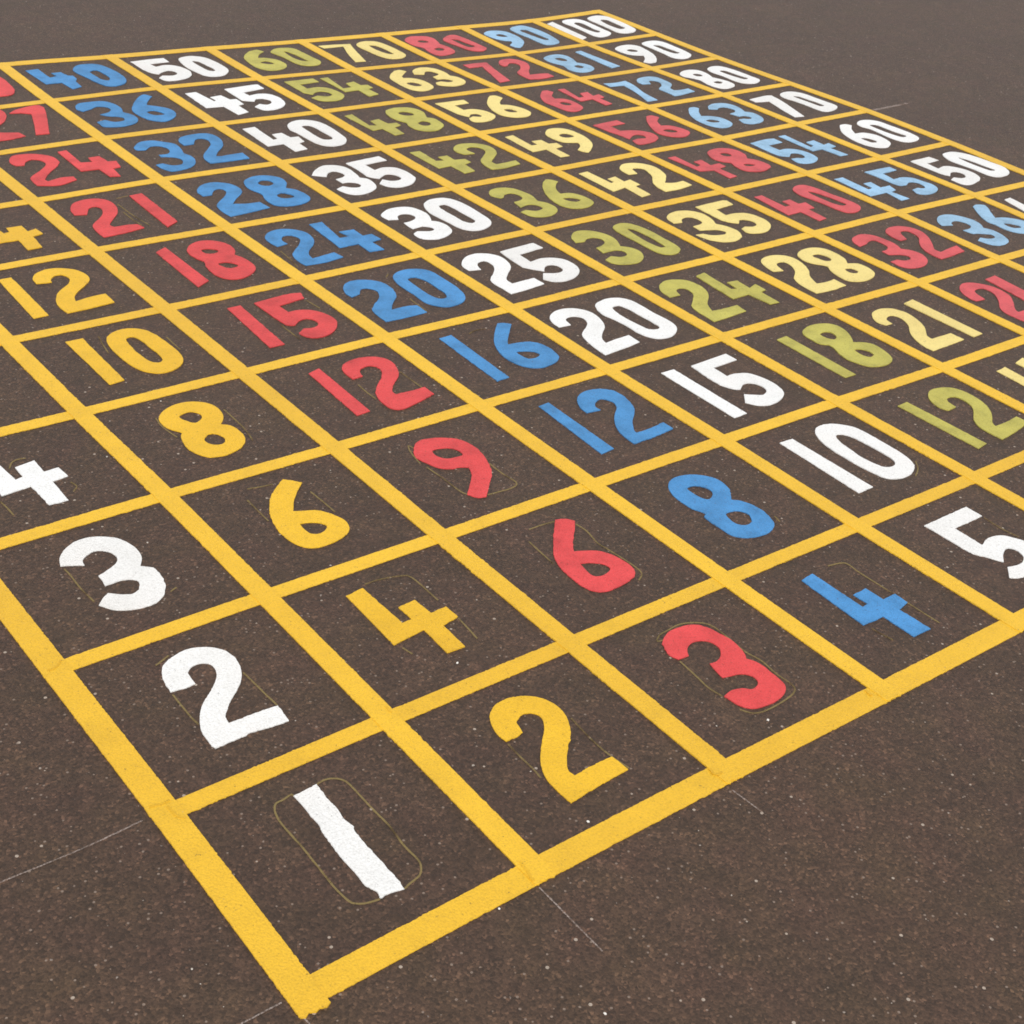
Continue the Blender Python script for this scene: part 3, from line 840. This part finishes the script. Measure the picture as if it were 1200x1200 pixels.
def grid_line(raw, width, z, seed, head, tail):
    pts = [(x * CELL, y * CELL) for x, y in raw]
    (ax, ay), (bx, by) = pts[0], pts[1]
    l = math.dist(pts[0], pts[1])
    pts[0] = (ax - (bx - ax) / l * head, ay - (by - ay) / l * head)
    (ax, ay), (bx, by) = pts[-1], pts[-2]
    l = math.dist(pts[-1], pts[-2])
    pts[-1] = (ax - (bx - ax) / l * tail, ay - (by - ay) / l * tail)
    curve = open_curve(pts, 0.0035)
    loop = band(curve, width / 2, seed, 0.0021)
    # brush-out: uneven ends
    h = len(curve)
    ux, uy = (curve[1][0] - curve[0][0]) / 0.0035, (curve[1][1] - curve[0][1]) / 0.0035
    loop = loop[:h] + [(curve[-1][0], curve[-1][1])] + loop[h:]
    nub = [(curve[0][0] + (q * width * uy) - ux * e, curve[0][1] - (q * width * ux) - uy * e)
           for q, e in ((-0.36, 0.0035), (-0.2, -0.0015), (-0.02, 0.003), (0.14, 0.0005), (0.33, 0.004))]
    loop += nub
    v, f = slab([loop], -0.001, z)
    return link_mesh("grid_line", v, f, M_LINE, grid)


for j in range(11):
    w = (0.046 if j in (0,) else 0.035) if j < 10 else 0.044
    grid_line([NODES[i][j] for i in range(11)], w, 0.0016, 20.0 + j * 3.1, 0.020, 0.020)
for i in range(11):
    w = 0.0465 if i == 0 else (0.046 if i == 10 else 0.0415)
    grid_line([NODES[i][j] for j in range(11)], w, 0.0026, 90.0 + i * 2.7, 0.031 if i == 0 else 0.021, 0.021)

# joints where one brush stroke was lifted and the next begun
BRUSH = ['-39,1057 2,1047 42,1049', '19,1025 25,962 46,933', '970,74 962,28 952,-30', '1947,54 1943,15 1978,10', '2921,43 2917,4', '-29,2005 9,2008 43,2041', '1042,1073 1039,1030']
M_BRUSH = make_paint("yellow_paint_joint", (0.72, 0.415, 0.018), 0.03, 0.08)
for q, text in enumerate(BRUSH):
    pts, _ = read_points(text)
    curve = open_curve([(x * CELL, y * CELL) for x, y in pts], 0.004)
    v, f = slab([band(curve, 0.0024, 300.0 + q, 0.0022)], 0.001, 0.0032)
    link_mesh("brush_mark", v, f, M_BRUSH, grid)

# ------------------------------------------------------------------ numbers
WORDS = {1: 'one', 2: 'two', 3: 'three', 4: 'four', 5: 'five', 6: 'six', 7: 'seven', 8: 'eight', 9: 'nine', 10: 'ten', 12: 'twelve',
         14: 'fourteen', 15: 'fifteen', 16: 'sixteen', 18: 'eighteen', 100: 'hundred'}
TENS = ['', '', 'twenty', 'thirty', 'forty', 'fifty', 'sixty', 'seventy', 'eighty', 'ninety']


def word(n):
    if n in WORDS:
        return WORDS[n]
    return TENS[n // 10] + ('-' + WORDS[n % 10] if n % 10 else '')


def colour_number(a, b):
    return COLOURS[a] + " " + word(a * b)


def number_label(a, b):
    me = "%s painted %s" % (COLOURS[a], word(a * b))
    side = [colour_number(q, b) for q in (a - 1, a + 1) if 1 <= q <= 10]
    up = [colour_number(a, q) for q in (b - 1, b + 1) if 1 <= q <= 10]
    if len(side) == 2 and len(up) == 2:
        return "%s between %s and %s, behind the %s" % (me, side[0], side[1], word(a * (b - 1)))
    if len(side) == 2:
        edge = "in the front row" if b == 1 else "in the far row"
        return "%s %s between %s and %s" % (me, edge, side[0], side[1])
    if len(up) == 2:
        edge = "left" if a == 1 else "right"
        return "%s in the %s edge column beside %s" % (me, edge, side[0])
    return "%s in a corner square beside %s" % (me, side[0])


def build_number(a, b, digits):
    cx, cy = (a - 0.5) * CELL, (b - 0.5) * CELL
    root = tag(empty("painted_number", (cx, cy, 0)), number_label(a, b), "painted number", "numbers painted in the grid squares")
    far = cam_dist(cx, cy)
    step = 0.008 if far < 2.6 else (0.016 if far < 3.6 else 0.028)
    for q, (digit, outlines) in enumerate(digits):
        loops = []
        for k, text in enumerate(outlines):
            pts, corner = read_points(text)
            lp = smooth_loop(pts, corner, step)
            lp = [((x - 0.5) * CELL, (y - 0.5) * CELL) for x, y in lp]
            # noise is taken in world space so that no two digits share an edge
            lp = [(x + cx, y + cy) for x, y in lp]
            lp = ragged(lp, 0.0019, a * 3.7 + b * 1.3 + q)
            loops.append([(x - cx, y - cy) for x, y in lp])
        v, f = slab(loops, -0.001, 0.0019 + 0.0006 * q)
        link_mesh("digit", v, f, PAINT[COLOURS[a]], root)
    for q, text in enumerate(GUIDES.get((a, b), ())):
        pts, _ = read_points(text)
        pts = [((x - 0.5) * CELL, (y - 0.5) * CELL) for x, y in pts]
        curve = open_curve(pts, 0.006)
        v, f = slab([band(curve, 0.00155, a + b + q * 5.0, 0.0006)], -0.0005, 0.0007)
        link_mesh("guide_line", v, f, M_GUIDE, root)
    return root


for (a, b), digits in NUMBERS.items():
    build_number(a, b, digits)

# ------------------------------------------------------------------ chalk setting-out lines
CHALK_LABELS = [
    "long thin chalk line on asphalt left of the white 2 and 1",
    "short chalk line at the bottom left of the yellow grid corner",
    "thin straight chalk scratch below the grid edge between white 1 and yellow 2",
    "faint chalk scratch below the grid edge between yellow 2 and red 3",
    "short pale chalk line beyond the grid beside white 60 and 70",
    "tiny chalk tick running off the front corner of the yellow grid",
]
for q, (text, w) in enumerate(CHALK):
    pts, _ = read_points(text)
    pts = [(x * CELL, y * CELL) for x, y in pts]
    ox, oy = pts[0]
    curve = open_curve([(x - ox, y - oy) for x, y in pts], 0.008)
    v, f = slab([band(curve, max(0.0011, w * CELL / 2), 4.0 * q, 0.0007)], -0.0005, 0.0006)
    ob = link_mesh("chalk_line", v, f, M_CHALK)
    ob.location = (ox, oy, 0)
    tag(ob, CHALK_LABELS[q], "chalk line", "chalk lines on the asphalt")

# ------------------------------------------------------------------ grit and pebbles
ICO = [(0, 0, 1), (0.894, 0, 0.447), (0.276, 0.851, 0.447), (-0.724, 0.526, 0.447), (-0.724, -0.526, 0.447), (0.276, -0.851, 0.447),
       (0.724, 0.526, -0.447), (-0.276, 0.851, -0.447), (-0.894, 0, -0.447), (-0.276, -0.851, -0.447), (0.724, -0.526, -0.447)]
ICO_F = [(0, 1, 2), (0, 2, 3), (0, 3, 4), (0, 4, 5), (0, 5, 1), (1, 6, 2), (2, 7, 3), (3, 8, 4), (4, 9, 5), (5, 10, 1),
         (6, 7, 2), (7, 8, 3), (8, 9, 4), (9, 10, 5), (10, 6, 1)]
rng = random.Random(11)


def stone_at(x, y, r, verts, faces):
    k = len(verts)
    ang = rng.uniform(0, 6.28)
    sx, sy, sz = r * rng.uniform(0.8, 1.35), r * rng.uniform(0.7, 1.1), r * rng.uniform(0.35, 0.6)
    ca, sa = math.cos(ang), math.sin(ang)
    for px, py, pz in ICO:
        j = rng.uniform(0.82, 1.15)
        px, py, pz = px * sx * j, py * sy * j, pz * sz * j
        verts.append((x + px * ca - py * sa, y + px * sa + py * ca, pz + sz * 0.15))
    faces += [tuple(i + k for i in f) for f in ICO_F]


verts, faces = [], []
for _ in range(5200):
    # scattered over the ground round the grid, a little denser outside it where nobody swept
    x, y = rng.uniform(-1.2, 5.0), rng.uniform(-1.6, 4.6)
    inside = 0 < x < 4 and 0 < y < 4
    if inside and rng.random() < 0.55:
        continue
    if noise.noise(Vector((x * 2.2, y * 2.2, 4.0))) < rng.uniform(-0.5, 0.25):
        continue
    stone_at(x, y, 0.0007 + 0.0019 * rng.random() ** 3, verts, faces)
tag(link_mesh("grit", verts, faces, M_STONE), "fine pale grit scattered over the asphalt", "grit", kind='stuff')

M_PEBBLE, nt = nodes_of("pale_pebble")
pb = N(nt, "ShaderNodeBsdfPrincipled", Roughness=0.7)
pn = N(nt, "ShaderNodeTexNoise", Scale=300.0)
pr = ramp(nt, pn.outputs['Fac'], [(0.3, (0.62, 0.58, 0.53)), (0.7, (0.80, 0.78, 0.74))])
nt.links.new(pr.outputs['Color'], pb.inputs['Base Color'])
po = N(nt, "ShaderNodeOutputMaterial")
nt.links.new(pb.outputs['BSDF'], po.inputs['Surface'])
PEBBLES = [
    (2.391, 0.141, 0.0034, 'white pebble lying between the red 3 and the front grid line'),
    (1.328, 0.098, 0.0024, 'pale pebble lying below the base of the yellow 2'),
    (1.476, 1.156, 0.0026, 'pale pebble lying just below the foot of the yellow 4'),
    (0.786, -0.622, 0.0028, 'pale pebble on open asphalt at the bottom edge, below the yellow 2'),
    (0.768, -0.062, 0.0022, 'pale pebble touching the outside of the front grid line below white 1'),
]
for x, y, r, label in PEBBLES:
    v, f = [], []
    stone_at(0, 0, r, v, f)
    ob = link_mesh("pebble", v, f, M_PEBBLE)
    ob.location = (x * CELL, y * CELL, 0.0004)
    tag(ob, label, "pebble", "loose pebbles on the asphalt")
